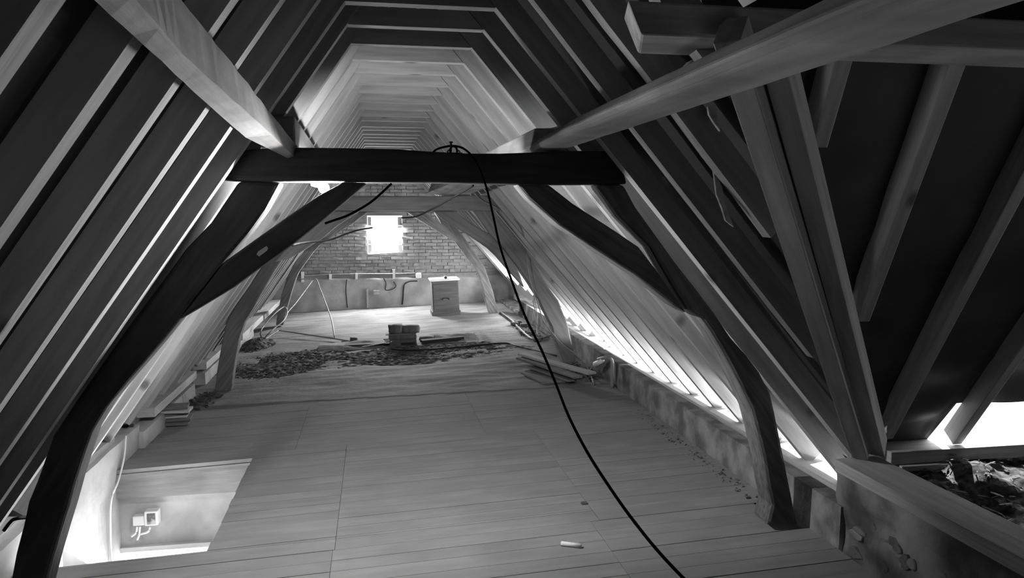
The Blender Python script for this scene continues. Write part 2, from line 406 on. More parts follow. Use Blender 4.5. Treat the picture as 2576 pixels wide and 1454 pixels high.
plate(11.03, 14.45, 2.60, 2.80, -1.655, -1.565, 'farthest right wall plate, running to the brick gable', 'wall plates')
# left side
wl = thing('wall_left', (-1.9, 7, fz(-1.9)), kind='structure')
for (a, b) in ((6.35, 7.6), (7.62, 8.1), (8.6, 10.2), (10.3, 12.0)):
    plinth(-1.80+.0*(a), -1.95, a, b, -1.72, MB()).build('plinth_block', 'plaster', wl)
m = MB(); m.box(-2.3, -1.93, 6.3, 14.5, -2.1, -1.55); m.build('recess_backing', 'concrete', wl)
# knee wall of plaster above the stair opening, undercut below
def knee(y, t):
    z = -1.66+(-2.03-.05*noise.noise((y*5, 1, 1))+1.66)*t
    return V((-1.835-.03*t+.012*fbm((y*2, z*3, 2)), y, z))
m = MB()
ny, nt = 30, 8; vs = [knee(3.5+2.85*i/ny, j/nt) for j in range(nt+1) for i in range(ny+1)]
bk = [V((-2.4, p.y, p.z)) for p in vs[:ny+1]]; bk2 = [V((-2.4, p.y, p.z)) for p in vs[-ny-1:]]
m.add(vs, [[j*(ny+1)+i, j*(ny+1)+i+1, (j+1)*(ny+1)+i+1, (j+1)*(ny+1)+i] for j in range(nt) for i in range(ny)])
m.add(vs[:ny+1]+bk, [[i, ny+1+i, ny+2+i, i+1] for i in range(ny)]); m.add(vs[-ny-1:]+bk2, [[i, i+1, ny+2+i, ny+1+i] for i in range(ny)])
m.build('knee_wall', 'plaster', wl, smooth=True)
# stairwell below: undercut wall, pier, panel, lower room
m = MB(); m.box(-2.6, -2.02, 2.4, 5.25, -4.6, -2.03); m.build('lower_wall', 'plaster', wl)
m = MB(); m.box(-2.6, -1.86, 5.45, 5.95, -4.6, -1.70); m.build('stair_pier', 'plaster', wl, bevel=.04)
m = MB(); m.box(-2.6, -1.98, 4.3, 4.65, -4.6, -2.1); m.build('stair_pilaster', 'plaster', wl, bevel=.02)
m = MB(); m.loft([[V((x_, HY1-.004, -2.06)), V((x_, HY1+.07, -2.06)), V((x_, HY1+.07, fz(x_)-.03)), V((x_, HY1-.004, fz(x_)-.03))] for x_ in (HX0-.05, HX1+.06)]); m.build('trimmer_joist', 'greywood', floor)
m = MB(); m.box(HX1-.004, HX1+.07, HY0-.1, HY1+.05, -2.02, fz(HX1)-.032); m.build('trimmer_joist', 'greyoak', floor)
m = MB(); m.box(-2.2, HX1+.0, HY0-.09, HY0+.003, -1.99, fz(HX0)-.032); m.build('trimmer_joist', 'greywood', floor)
m = MB(); m.box(-1.86, .2, HY1+.06, HY1+.16, -2.44, -2.02); m.build('panel_wall', 'plaster', wl)
m = MB(); m.box(-1.87, .2, HY1+.02, HY1+.16, -2.475, -2.44); m.build('panel_rail', 'palewood', wl)
m = MB(); m.box(-2.6, .8, 2.4, 9, -4.7, -4.6); m.box(-2.6, .8, 8.4, 8.5, -4.6, -2.2); m.box(.7, .8, 2.4, 8.5, -4.6, -2.2)
m.box(-2.6, .8, 2.3, 2.4, -4.6, -2.0); m.box(-2.6, -2.5, 2.3, 8.5, -4.6, -2.0); m.build('lower_room', 'white', wl)
plate(6.62, 8.15, -2.02, -1.79, -1.675, -1.60, 'pale left wall plate behind the loose board ends, nearest the stair opening', 'wall plates')
plate(8.62, 10.35, -2.0, -1.79, -1.685, -1.61, 'pale left wall plate just beyond the second truss post', 'wall plates')
plate(10.4, 12.3, -1.94, -1.70, -1.665, -1.585, 'pale left wall plate lapped behind its neighbour near the tangled wire', 'wall plates')
plate(12.35, 14.4, -1.92, -1.68, -1.66, -1.58, 'farthest left wall plate, beside the third truss post', 'wall plates')
plate(.8, 5.9, -2.05, -1.875, -1.70, -1.62, 'left wall plate above the stair opening, behind the near dark post', 'wall plates')

# ------------------------------------------------------------------ rafter couples
frames = [1.36, 1.76, 2.17, 2.59, 3.05, 3.52, 3.93, 4.39, 4.81, 5.26, 5.73, 6.19, 6.65, 7.12, 7.6, 8.03, 8.52, 8.93, 9.35, 9.8, 10.25, 10.7, 11.15, 11.58, 12.0, 12.42, 12.95, 13.35, 13.78, 14.2]
ordn = ['first', 'second', 'third', 'fourth', 'fifth', 'sixth', 'seventh', 'eighth', 'ninth', 'tenth', 'eleventh', 'twelfth', 'thirteenth', 'fourteenth', 'fifteenth', 'sixteenth', 'seventeenth', 'eighteenth', 'nineteenth', 'twentieth', 'twenty-first', 'twenty-second', 'twenty-third', 'twenty-fourth', 'twenty-fifth']
def rafter(name, P, Q, y0, wd, dep, nrm, parent, wane=0.0, skew=0.0):
    """underside runs P -> Q in the cross plane at y; dep outwards along nrm"""
    n = 10; secs = []; sd = random.uniform(0, 99)
    for i in range(n+1):
        t = i/n; c = P.lerp(Q, t); y = y0+skew*t
        e = .0025*noise.noise((sd+t*5, 0, 0)); e2 = .003*noise.noise((sd+t*5, 5, 0))
        wn = wane*max(0, noise.noise((sd+t*9, 2, 0))+.15)
        secs.append([V((c.x, y+e2, c.z))+nrm*e, V((c.x, y+wd-wn, c.z))+nrm*e, V((c.x, y+wd, c.z))+nrm*(dep*.5+e), V((c.x, y+wd, c.z))+nrm*dep, V((c.x, y+e2, c.z))+nrm*dep])
    return MB().loft(secs).build(name, 'softwood', parent)
nl = V((-LS, 0, 1)).normalized(); nr = V((RS, 0, 1)).normalized()
for i, y in enumerate(frames):
    k = sum(1 for q in frames[:i] if q > 3.7)
    nback = len([q for q in frames if q < 3.7])-i
    if y > 3.7: lab = 'pale rafter pair with collar tie, %s beyond the dark near tie beam' % ordn[k]
    else: lab = 'dark-sided rafter pair with collar tie, %s on the camera side of the near tie beam' % ordn[nback-1]
    t = thing('rafter_couple', (XR, y, -1.6), lab, 'rafters', 'rafter couples of the long roof')
    j = random.Random(i*7+1); du = j.uniform(-.006, .006); wd = j.uniform(.060, .070)
    xl = LX0+(-1.62-CZ)/LS
    rafter('rafter', V((XR+.02, 0, ZR+.03)), V((xl, 0, -1.62)), y, wd, .09, nl, t, skew=-.09 if y == 3.93 else 0)
    xf = 2.70
    if y < 3.3:
        yv = y
        xf = max(.90, 1.03+(y-2.08)*1.015-.14)
        if y < 2: xf = .9
    rafter('rafter', V((XR-.02, 0, ZR+.03)), V((xf, 0, rz(xf))), y, wd, .14 if y > 3.7 else .095, nr, t, wane=.02 if y in (2.59, 3.05) else .004)
    zc_ = CZ+du
    xa, xb = LX0+(zc_-CZ)/LS, RX0-(zc_-CZ)/RS
    h = .088
    secs = [[V((xa, y+.002, zc_)), V((xa, y+wd-.002, zc_)), V((xa+h/LS, y+wd-.002, zc_+h)), V((xa+h/LS, y+.002, zc_+h))],
            [V((xb, y+.002, zc_)), V((xb, y+wd-.002, zc_)), V((xb-h/RS, y+wd-.002, zc_+h)), V((xb-h/RS, y+.002, zc_+h))]]
    MB().loft(secs).build('collar_tie', 'softwood', t)

# ------------------------------------------------------------------ trusses, traced in their own planes
def poly(pts, Y, th, back=()):
    return [V((q.x, Y, q.z)) for q in (atY(p[0], p[1], Y+(th if i in back else 0)) for i, p in enumerate(pts))]
def member(name, pts, Y, th, m, parent, ang=0, back=(), bev=.012, lab=None):
    P = poly(pts, Y, th, back)
    # floor contact: clip below the floor surface
    P = [V((p.x, p.y, max(p.z, fz(p.x)-.012))) for p in P]
    o = MB().prism(P, th, ang=ang).build(name, m, parent, bevel=bev)
    if lab: o['label'] = lab
    return o
T1, TH1 = 3.675, .16
t = thing('roof_truss', F(.3, T1), 'dark old oak truss crossing the attic nearest the camera', 'truss', 'old roof trusses')
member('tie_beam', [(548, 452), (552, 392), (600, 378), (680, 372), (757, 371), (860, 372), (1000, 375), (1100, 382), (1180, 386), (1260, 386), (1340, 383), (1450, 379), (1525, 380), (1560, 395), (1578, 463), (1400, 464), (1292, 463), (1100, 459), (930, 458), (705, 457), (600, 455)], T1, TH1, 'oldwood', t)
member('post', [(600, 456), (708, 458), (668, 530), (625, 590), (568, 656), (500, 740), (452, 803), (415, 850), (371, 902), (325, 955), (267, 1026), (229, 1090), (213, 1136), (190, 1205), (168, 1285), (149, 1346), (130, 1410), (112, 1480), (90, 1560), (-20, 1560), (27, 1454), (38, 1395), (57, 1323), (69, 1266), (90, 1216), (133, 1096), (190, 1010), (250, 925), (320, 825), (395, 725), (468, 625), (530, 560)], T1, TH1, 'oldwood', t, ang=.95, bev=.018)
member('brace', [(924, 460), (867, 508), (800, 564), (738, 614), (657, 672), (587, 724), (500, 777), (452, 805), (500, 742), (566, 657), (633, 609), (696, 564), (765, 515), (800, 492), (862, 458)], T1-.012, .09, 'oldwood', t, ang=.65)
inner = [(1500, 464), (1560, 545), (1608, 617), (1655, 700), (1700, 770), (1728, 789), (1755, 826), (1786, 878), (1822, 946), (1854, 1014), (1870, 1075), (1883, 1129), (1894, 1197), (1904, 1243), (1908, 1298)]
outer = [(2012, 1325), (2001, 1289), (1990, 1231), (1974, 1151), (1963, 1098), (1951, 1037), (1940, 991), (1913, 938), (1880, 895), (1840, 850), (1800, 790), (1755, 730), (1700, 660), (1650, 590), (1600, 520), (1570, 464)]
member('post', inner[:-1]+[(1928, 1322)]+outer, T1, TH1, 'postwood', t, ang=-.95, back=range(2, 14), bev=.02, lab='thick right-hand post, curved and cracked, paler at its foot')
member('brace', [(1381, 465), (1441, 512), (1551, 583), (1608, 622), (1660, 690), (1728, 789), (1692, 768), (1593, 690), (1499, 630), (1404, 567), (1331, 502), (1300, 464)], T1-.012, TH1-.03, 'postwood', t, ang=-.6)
T2, TH2 = 8.25, .17
t = thing('roof_truss', F(.3, T2), 'grey oak truss in the middle of the attic, below the near beam', 'truss', 'old roof trusses')
member('tie_beam', [(780, 531), (800, 493), (890, 494), (1060, 494), (1217, 491), (1240, 500), (1258, 530), (1140, 531), (1000, 531), (860, 531)], T2, TH2, 'greywood', t)
member('brace', [(905, 531), (851, 566), (815, 597), (764, 630), (725, 652), (690, 660), (740, 600), (790, 560), (820, 531)], T2-.01, TH2-.03, 'greywood', t, ang=.7)
member('post', [(780, 531), (850, 531), (790, 575), (744, 625), (715, 646), (690, 683), (657, 739), (632, 784), (616, 809), (603, 846), (593, 898), (586, 940), (582, 985), (540, 985), (545, 940), (550, 908), (560, 855), (568, 815), (578, 793), (599, 760), (632, 714), (655, 673), (715, 600)], T2, TH2, 'greyoak', t, ang=.95)
member('brace', [(1091, 531), (1116, 553), (1136, 564), (1157, 578), (1175, 589), (1208, 611), (1227, 624), (1250, 646), (1275, 675), (1320, 725), (1300, 672), (1254, 613), (1233, 589), (1206, 574), (1184, 560), (1165, 547), (1147, 531)], T2-.01, TH2-.03, 'greywood', t, ang=-.6)
member('post', [(1189, 529), (1231, 588), (1260, 624), (1291, 663), (1311, 692), (1323, 710), (1346, 748), (1367, 790), (1381, 818), (1384, 839), (1398, 874), (1410, 911), (1425, 913), (1447, 911), (1446, 893), (1438, 862), (1431, 827), (1424, 804), (1414, 780), (1405, 757), (1384, 729), (1345, 665), (1318, 622), (1281, 575), (1243, 529)], T2, TH2, 'greywood', t, ang=-.95, back=range(2, 12))
T3, TH3 = 12.75, .18
t = thing('roof_truss', F(.3, T3), 'farthest oak truss with curved braces, framing the brick gable', 'truss', 'old roof trusses')
member('tie_beam', [(840, 535), (840, 512), (1150, 512), (1150, 535)], T3, TH3, 'postwood', t)
member('brace', [(925, 534), (890, 560), (836, 595), (804, 617), (790, 632), (766, 630), (806, 603), (851, 568), (898, 534)], T3-.01, TH3-.03, 'postwood', t, ang=.7, bev=.005)
member('post', [(806, 603), (804, 617), (793, 628), (770, 659), (752, 684), (745, 700), (735, 729), (725, 764), (719, 788), (712, 818), (694, 818), (696, 803), (702, 772), (708, 743), (719, 708), (727, 687), (744, 657), (766, 630)], T3, TH3, 'postwood', t, ang=1.0, bev=.005)
member('brace', [(1025, 534), (1047, 549), (1095, 578), (1144, 607), (1160, 625), (1165, 610), (1113, 564), (1068, 534)], T3-.01, TH3-.03, 'postwood', t, ang=-.6, bev=.005)
member('post', [(1091, 531), (1113, 564), (1144, 607), (1175, 648), (1190, 665), (1204, 690), (1213, 717), (1222, 757), (1232, 790), (1253, 788), (1248, 766), (1239, 731), (1229, 701), (1218, 670), (1211, 661), (1194, 634), (1161, 587), (1136, 564), (1115, 531)], T3, TH3, 'postwood', t, ang=-1.0, bev=.005)
# pale block painting the light at a peg hole in the near left brace
P = poly([(645, 640), (650, 632), (670, 619), (674, 624), (672, 630), (652, 645)], T1-.02, .01)
tag(MB().prism(P, .01).build('bright_peg_hole', 'palewood', bevel=0), 'bright peg hole in the dark near left brace, drawn as a pale block', 'peg')

# ------------------------------------------------------------------ purlins
def purlin(secs, m, lab, n=10, wob=.008, bev=.01):
    S2 = []; sd = random.uniform(0, 50)
    for a in range(len(secs)-1):
        for i in range(n+(a == len(secs)-2)):
            t = i/n; S2.append([V(p).lerp(V(q), t)+V((noise.noise((sd+a+t*3, j, 0)), 0, noise.noise((sd+a+t*3, j, 9))))*wob for j, (p, q) in enumerate(zip(secs[a], secs[a+1]))])
    return tag(MB().loft(S2).build('purlin', m, bevel=bev), lab, 'beam', 'purlins')
def psec(lp, rp, z, Y, kind='L'):
    a, b = atY(lp[0], lp[1], Y), atY(rp[0], rp[1], Y)
    return a, b
def secL(xl_, xr_, z, y, h=.15): return [V((xl_, y, z)), V((xr_, y, z)), V((xr_, y, z+h)), V((xl_+.07, y, z+h)), V((xl_, y, z+.06))]
def on_line(pts, z, Y):
    """the point of an edge seen along pts that lies at height z and depth Y"""
    best = None
    for (ax, ay), (bx, by) in zip(pts[:-1], pts[1:]):
        for k in range(41):
            t_ = k/40; q_ = atZ(ax+(bx-ax)*t_, ay+(by-ay)*t_, z)
            if best is None or abs(q_.y-Y) < abs(best.y-Y): best = q_
    best.y = Y
    return best
eL = [(735, 402), (690, 385), (640, 365), (520, 262), (340, 92), (235, 0), (120, -105), (-100, -300)]
eM = [(742, 392), (690, 345), (640, 300), (575, 236), (500, 185), (430, 100), (360, 20), (270, -80), (100, -260)]
eR = [(750, 372), (700, 310), (600, 180), (525, 85), (455, 0), (390, -75), (250, -240)]
sl = [[atY(728, 400, 3.70), atY(742, 396, 3.70), atY(748, 368, 3.70), atY(742, 362, 3.70)+V((-.06, 0, .03)), atY(728, 400, 3.70)+V((0, 0, .08))]]
for yy in (3.2, 2.6, 2.0, 1.6, 1.25, 1.0):
    A, B, C = on_line(eL, .285, yy), on_line(eM, .30, yy), on_line(eR, .40, yy)
    sl.append([A, B, C, C+V((-.06, 0, .03)), A+V((.01, 0, .09))])
s_last = [p+V((.0, -2.4, 0)) for p in sl[-1]]
purlin(sl+[s_last], 'purlin', 'grey weathered purlin coming down from the top left onto the near tie beam', n=5, wob=.003)
def secR(yy, xl_, xm, xr_, z): return [V((xl_, yy, z+.022)), V((xm, yy, z)), V((xr_, yy, z)), V((xr_+.02, yy, z+.085)), V((xl_+.06, yy, z+.075))]
def edgeR(yy):
    zz = .30
    return zz
sr = [secR(3.86, .77, .775, .90, .292), secR(3.0, .735, .76, .915, .297), secR(2.2, .735, .762, .925, .30), secR(1.5, .735, .765, .928, .30), secR(.9, .735, .765, .93, .30), secR(-1.5, .735, .765, .93, .30)]
purlin(sr, 'purlin', 'long grey purlin crossing the picture at top right, resting on the near tie beam', n=6, wob=.004)
purlin([[V((.78, 3.87, .32)), V((.84, 3.87, .295)), V((1.0, 3.87, .295)), V((.9, 3.87, .42)), V((.8, 3.87, .42))], [V((.58, 8.42, .20)), V((.74, 8.42, .168)), V((1.0, 8.42, .168)), V((.92, 8.42, .32)), V((.62, 8.42, .33))]], 'purlin', 'purlin along the right roof slope between the near and middle trusses')
purlin([secL(-.52, -.36, .30, 3.86), secL(-.50, -.36, .168, 8.40)], 'purlin', 'purlin along the left roof slope behind the lit bulb')

# ------------------------------------------------------------------ transept: purlin, valley rafters, jack rafters, plate
Yn, Yf = 2.04, 2.24
def tp(px, py, Y): return atY(px, py, Y)
A1 = atY(1612, 86, Yn); B1 = atY(1605, 136, Yf); C1 = atY(1578, 0, Yn); D1 = atY(1568, 42, Yf+.02)
zA, zB = A1.z, B1.z
sec0 = [V((A1.x, Yn, zA)), V((B1.x, Yf, zB)), V((D1.x, Yf+.02, D1.z)), V((C1.x, Yn, C1.z))]
sec1 = [p+V((4.6, 0, 0)) for p in sec0]
for p in sec1: p.z += .0
tag(MB().loft([sec0, sec1]).build('transept_purlin', 'purlin', bevel=.008), 'thick square-cut beam across the top right corner, above the slanting purlin', 'beam')
vf1 = atZ(2163, 1155, -1.235); vt1 = atY(1868, 232, 2.08); vf2 = atZ(2207, 1147, -1.232); vt2 = atY(1957, 207, 2.06)
d1 = (vt1-vf1).normalized()
side = V((.72, -.69, 0))
e1 = vt1+d1*.18; e2 = vt2+(vt2-vf2).normalized()*.10
tag(bar('valley_rafter', vf1, e1, .076, .10, 'softwood', side=side), 'left one of the two tall valley rafters meeting on the low wall end', 'rafter', 'valley rafters')
tag(bar('valley_rafter', vf2, e2, .068, .10, 'softwood', side=side), 'right one of the two tall valley rafters, beside the dark slit', 'rafter', 'valley rafters')
jacks = [((2062, 372), (2122, 160), .06, 'short jack rafter hanging above the valley rafters, cut to a point'),
         ((2175, 800), (2416, 145), .062, 'long jack rafter rising from the right valley rafter to the cross beam'),
         ((2234, 1105), (2556, 500), .058, 'jack rafter standing at the corner where the two plates meet'),
         ((2408, 1118), (2600, 850), .055, 'dark-sided jack rafter standing on the cross plate by the bright gap')]
for a, b, wd, lab in jacks:
    A, B = tpl(*a), tpl(*b); dd = B-A
    if a[1] > 1000: B = A+dd*(3.0 if a[0] > 2300 else 1.9); 
    else: B = A+dd*1.25
    if lab.startswith('long'): A = A-dd*.02
    sd_ = V((1, 0, 0))
    tag(bar('jack_rafter', A, B, wd, .10, 'softwood', side=sd_), lab, 'rafter', 'jack rafters of the side roof')
for k, xx in enumerate((3.65, 4.2, 4.75, 5.3)):
    tag(bar('jack_rafter', (xx, TY, -1.27), (xx-.05, YR+.05, tz(YR+.05)), .06, .09, 'softwood', side=V((1, 0, 0))), 'outer jack rafter of the side roof, %s beyond the one by the bright gap' % ordn[k], 'rafter', 'jack rafters of the side roof')
# cross plate
pa, pb = atY(2262, 1168, 3.60), atY(2576, 1148, 3.60)
m = MB(); m.loft([[V((pa.x-.05, 3.60, -1.345)), V((pa.x-.05, 3.82, -1.345)), V((pa.x-.05, 3.82, -1.275)), V((pa.x-.05, 3.60, -1.275))], [V((6.1, 3.60, -1.345)), V((6.1, 3.82, -1.345)), V((6.1, 3.82, -1.275)), V((6.1, 3.60, -1.275))]])
tag(m.build('cross_plate', 'softwood', bevel=.004), 'pale horizontal plate at right edge carrying the side roof rafters', 'beam')
m = MB(); m.box(pa.x, pa.x+.34, 3.57, 3.68, -1.375, -1.347); tag(m.build('packing_board', 'palewood'), 'thin packing board under the left end of the cross plate', 'board')
# low wall with board
ws = thing('wall_side', (2.4, 2.4, fz(2.3)), kind='structure')
nyy, nz = 60, 22; vs = []
for j in range(nz+1):
    for i in range(nyy+1):
        yy = .6+(3.46-.6)*i/nyy; zt = -1.305; zz = fz(2.28)-.02+(zt-fz(2.28)+.02)*j/nz
        k = 1 if zz < -1.42 else .25
        e = .035*k*fbm((yy*3.5, zz*4, 4))
        if i == nyy: yy += .03*noise.noise((0, zz*9, 2))
        vs.append(V((2.285+e, yy, zz)))
m = MB(); m.add(vs, [[j*(nyy+1)+i, j*(nyy+1)+i+1, (j+1)*(nyy+1)+i+1, (j+1)*(nyy+1)+i] for j in range(nz) for i in range(nyy)])
end = [vs[j*(nyy+1)+nyy] for j in range(nz+1)]; m.add(end+[p+V((.3, 0, 0)) for p in end], [[j, j+1, nz+2+j, nz+1+j] for j in range(nz)])
m.box(2.36, 2.62, .6, 3.45, -1.9, -1.31)
m.build('render', 'oldplaster', ws, smooth=True)
rr = random.Random(11)
for k in range(60):
    yy = rr.uniform(1.9, 3.35); zz = rr.uniform(-1.66, -1.47)
    mm = MB(); a = rr.uniform(.03, .07); h_ = rr.uniform(.02, .04); o_ = rr.uniform(-.022, .002)
    P = [V((2.27-o_, yy+a*math.cos(t_)*rr.uniform(.7, 1.1), zz+h_*math.sin(t_)*rr.uniform(.7, 1.1))) for t_ in [2*math.pi*q/7 for q in range(7)]]
    mm.add(P+[p+V((.05, 0, 0)) for p in P], [list(range(7))]+[[q, (q+1) % 7, 7+(q+1) % 7, 7+q] for q in range(7)])
    mm.build('stone', rr.choice(['stone', 'concrete', 'oldplaster']), ws, bevel=.006)
m = MB(); m.loft([[V((2.262, 3.45-.0, -1.30)), V((2.50, 3.50, -1.30)), V((2.50, 3.50, -1.238)), V((2.262, 3.45, -1.238))]] + [[V((2.262+.004*noise.noise((q, 1, 1)), yy, -1.30)), V((2.50, yy, -1.30)), V((2.50, yy, -1.238)), V((2.262+.006*noise.noise((q, 2, 1)), yy, -1.238))] for q, yy in enumerate((3.0, 2.6, 2.2, 1.8, 1.3, .6))])
tag(m.build('wall_board', 'softwood', bevel=.005), 'broad planed board capping the low wall at bottom right', 'board')
# straw and rubble behind the low wall
def heap(x, y):
    return V((x, y, -1.50+.05*fbm((x*3, y*3, 2))+.03*fbm((x*11, y*11, 5))+.22*max(0, min(1, (y-3.25)/.25))*(.6+.4*noise.noise((x*5, 1, 1)))))
m = MB(); m.add(*grid(2.5, 6.0, .5, 3.75, 120, 110, heap)); tag(m.build('straw_rubble', 'straw', smooth=False), 'dark heap of straw and rubble behind the low wall', 'rubble', kind='stuff')
rr = random.Random(23); m = MB()
for k in range(900):
    x, yy = rr.uniform(2.52, 4.4), rr.uniform(1.6, 3.6); p = heap(x, yy)+V((0, 0, .012)); a = rr.uniform(0, 6.28); L_ = rr.uniform(.02, .09)
    dv = V((math.cos(a), math.sin(a), rr.uniform(-.3, .4)))*L_; s_ = V((-math.sin(a), math.cos(a), 0))*rr.uniform(.002, .008)
    m.add([p-s_, p+s_, p+dv+s_, p+dv-s_, p+V((0, 0, .006))], [[0, 1, 2, 3], [0, 1, 4], [2, 3, 4]])
tag(m.build('straw', 'greyoak'), 'loose pale straw and splinters scattered on the dark heap', 'straw', kind='stuff')
# loose bark strips between the right rafters
for lab, pts in (('strip of bark hanging below the slanting purlin', [(1781, 268), (1800, 262), (1806, 300), (1812, 330), (1796, 308), (1784, 288)]),
                 ('longer strip of bark peeling off a right-hand rafter', [(1795, 425), (1817, 470), (1823, 510), (1836, 545), (1846, 571), (1826, 555), (1817, 525), (1803, 490)])):
    Yb = 3.05 if pts[0][1] < 400 else 3.10
    r_ = ray(*pts[0]); Yb = r_.y*((CZ+RX0*RS)/(r_.z+RS*r_.x))
    tag(MB().prism([V(atY(p[0], p[1], Yb+.03)) for p in pts], .012).build('bark_strip', 'bark'), lab, 'bark')
# dark cut stub behind the purlin
P = [atY(p[0], p[1], 2.35) for p in [(1725, 168), (1742, 150), (1768, 138), (1845, 208), (1742, 212)]]
tag(MB().prism(P, .05).build('beam_stub', 'softwood', bevel=.003), 'sawn beam end poking out just below the thick cross beam', 'beam')

# ------------------------------------------------------------------ bulb
bl = thing('light_bulb', atY(814, 470, T1+.115)+V((0, 0, -.03)), 'bare glowing bulb under the left end of the near tie beam', 'lamp')
zbb = atY(828, 457, T1).z
c = atY(815, 470, T1+.10); c.z = zbb-.027
def sphere(mm, c, r, nu=20, nv=12, sz=1.0):
    vs = []; fs = []
    for j in range(nv+1):
        for i in range(nu):
            a, b_ = 2*math.pi*i/nu, math.pi*j/nv
            vs.append(V(c)+V((r*math.sin(b_)*math.cos(a), r*math.sin(b_)*math.sin(a), r*sz*math.cos(b_))))
    for j in range(nv):
        for i in range(nu): fs.append([j*nu+i, j*nu+(i+1) % nu, (j+1)*nu+(i+1) % nu, (j+1)*nu+i])
    mm.add(vs, fs); return mm
sphere(MB(), c, .0245).build('glass', 'bulb', bl, smooth=True)
MB().tube([c+V((-.02, .0, .012)), c+V((-.055, .01, .024))], [.012, .014], 12).build('socket', 'dull', bl)

# ------------------------------------------------------------------ cables
def cable(lab, pts, r, m='cable', name='cable', n=6, nn=8, cat='cable', **k):
    return tag(MB().tube(arc(pts, n), r, nn).build(name, m, smooth=True), lab, cat, **k)
zt1 = atY(1140, 383, T1+.08).z
cp = [atY(1086, 388, T1+.16), atY(1100, 375, T1+.12), atY(1138, 367, T1+.06), atY(1170, 376, T1+.0), atY(1196, 405, T1-.05), atY(1212, 440, T1-.10), atY(1226, 480, 3.5)]
for px, py, Y in ((1240, 540, 3.42), (1258, 620, 3.32), (1285, 700, 3.2), (1320, 793, 3.05), (1362, 880, 2.9), (1400, 970, 2.75), (1432, 1050, 2.62), (1480, 1142, 2.5), (1540, 1235, 2.38), (1590, 1305, 2.28), (1650, 1380, 2.18), (1715, 1450, 2.08), (1770, 1500, 2.0)): cp.append(atY(px, py, Y))
cable('long black cable draped over the near tie beam and swinging towards the camera', cp, .0052, nn=8)
cable('short black cable from the near left brace up to the near tie beam', [atY(818, 562, 3.655), atY(838, 555, 3.645), atY(872, 543, 3.64), atY(905, 526, 3.64), atY(940, 503, 3.645), atY(985, 462, 3.665)], .0055)
cable('black cable sagging from the near tie beam towards the gable window', [atY(1012, 548, 5.2), atY(1045, 545, 5.0), atY(1085, 527, 4.6), atY(1130, 502, 4.2), atY(1190, 467, 3.86)], [.0058]*25)
cable('grey wire from the near left brace across to the bright window', [atY(735, 617, 3.8), atY(770, 610, 4.0), atY(830, 603, 4.4), atY(872, 588, 4.8), atY(905, 578, 5.2), atY(936, 573, 5.6)], .0055)
cable('thin pale flex along the middle truss beam', [atY(1187, 473, 8.0), atY(1195, 488, 8.1), atY(1212, 504, 8.15), atY(1240, 518, 8.18), atY(1257, 528, 8.2), atY(1280, 538, 8.1), atY(1300, 560, 8.0), atY(1310, 575, 8.0), atY(1316, 595, 8.0)], .006, 'pipe', cat='wire')
cable('thin pale wire hanging down in front of the middle right post', [atY(1322, 627, 8.1), atY(1332, 700, 8.05), atY(1344, 745, 8.0), atY(1350, 790, 8.0), atY(1349, 830, 8.0), fl(1352, 846, .01)], .0055, 'pipe', cat='wire')
cable('looped pale wire beside the foot of the middle right post', [atY(1349, 795, 8.1), atY(1342, 757, 8.1), atY(1350, 752, 8.1), atY(1358, 780, 8.1), atY(1368, 808, 8.05), atY(1385, 832, 8.0), atY(1410, 862, 7.9), atY(1440, 885, 7.8), atY(1465, 910, 7.7), atY(1482, 932, 7.55), fl(1495, 968, .01)], .006, 'pipe', cat='wire')
cable('thick grey hose lying along the right plinth', [fl(1258, 785, .02), fl(1285, 805, .02), fl(1305, 825, .02), fl(1335, 850, .02), fl(1355, 852, .02), fl(1390, 843, .02)], .014, 'pipe', 'hose', cat='hose')
cable('thin dark wire lying across the screed from the broken boards to the plank pile', [fl(985, 878, .015), fl(1020, 881, .012), fl(1080, 879, .012), fl(1170, 872, .012), fl(1265, 863, .012), fl(1300, 870, .015), fl(1340, 880, .015), fl(1400, 895, .015)], .009, 'metal', 'wire', cat='wire')
# thin conduit standing free at the left, and the bent one on the floor
gp = [atY(735, 702, 14.3), atY(785, 702, 14.2), atY(796, 703, 14.0), atY(806, 728, 13.4), atY(822, 770, 12.6), atY(834, 805, 11.8), atY(842, 850, 11.2)]
cable('thin grey conduit pipe leaning down from the gable to the floor', gp, .009, 'pipe', 'conduit_pipe', cat='pipe')
cable('second thin conduit slanting from the gable pipes down to the left', [atY(787, 705, 14.1), atY(765, 735, 13.3), atY(742, 765, 12.6), atY(727, 782, 12.2), atY(715, 800, 11.8)], .0075, 'pipe', 'conduit_pipe', cat='pipe')
cable('long bent conduit pipe lying on the screed at the left', [fl(662, 858, .02), fl(680, 845, .05), fl(697, 834, .08), fl(706, 832, .08), fl(760, 840, .06), fl(835, 851, .04), fl(890, 860, .02)], .010, 'pipe', 'conduit_pipe', cat='pipe')
cable('tangled pale wire loop against the left plinth', [fl(662, 856, .02), atY(655, 838, 11.0), atY(665, 818, 11.2), atY(690, 790, 11.5), atY(712, 773, 11.8), atY(720, 776, 11.8), atY(722, 790, 11.7), atY(712, 808, 11.4), atY(695, 822, 11.2), atY(675, 840, 11.0), fl(664, 852, .02)], .010, 'pipe', 'wire', cat='wire')
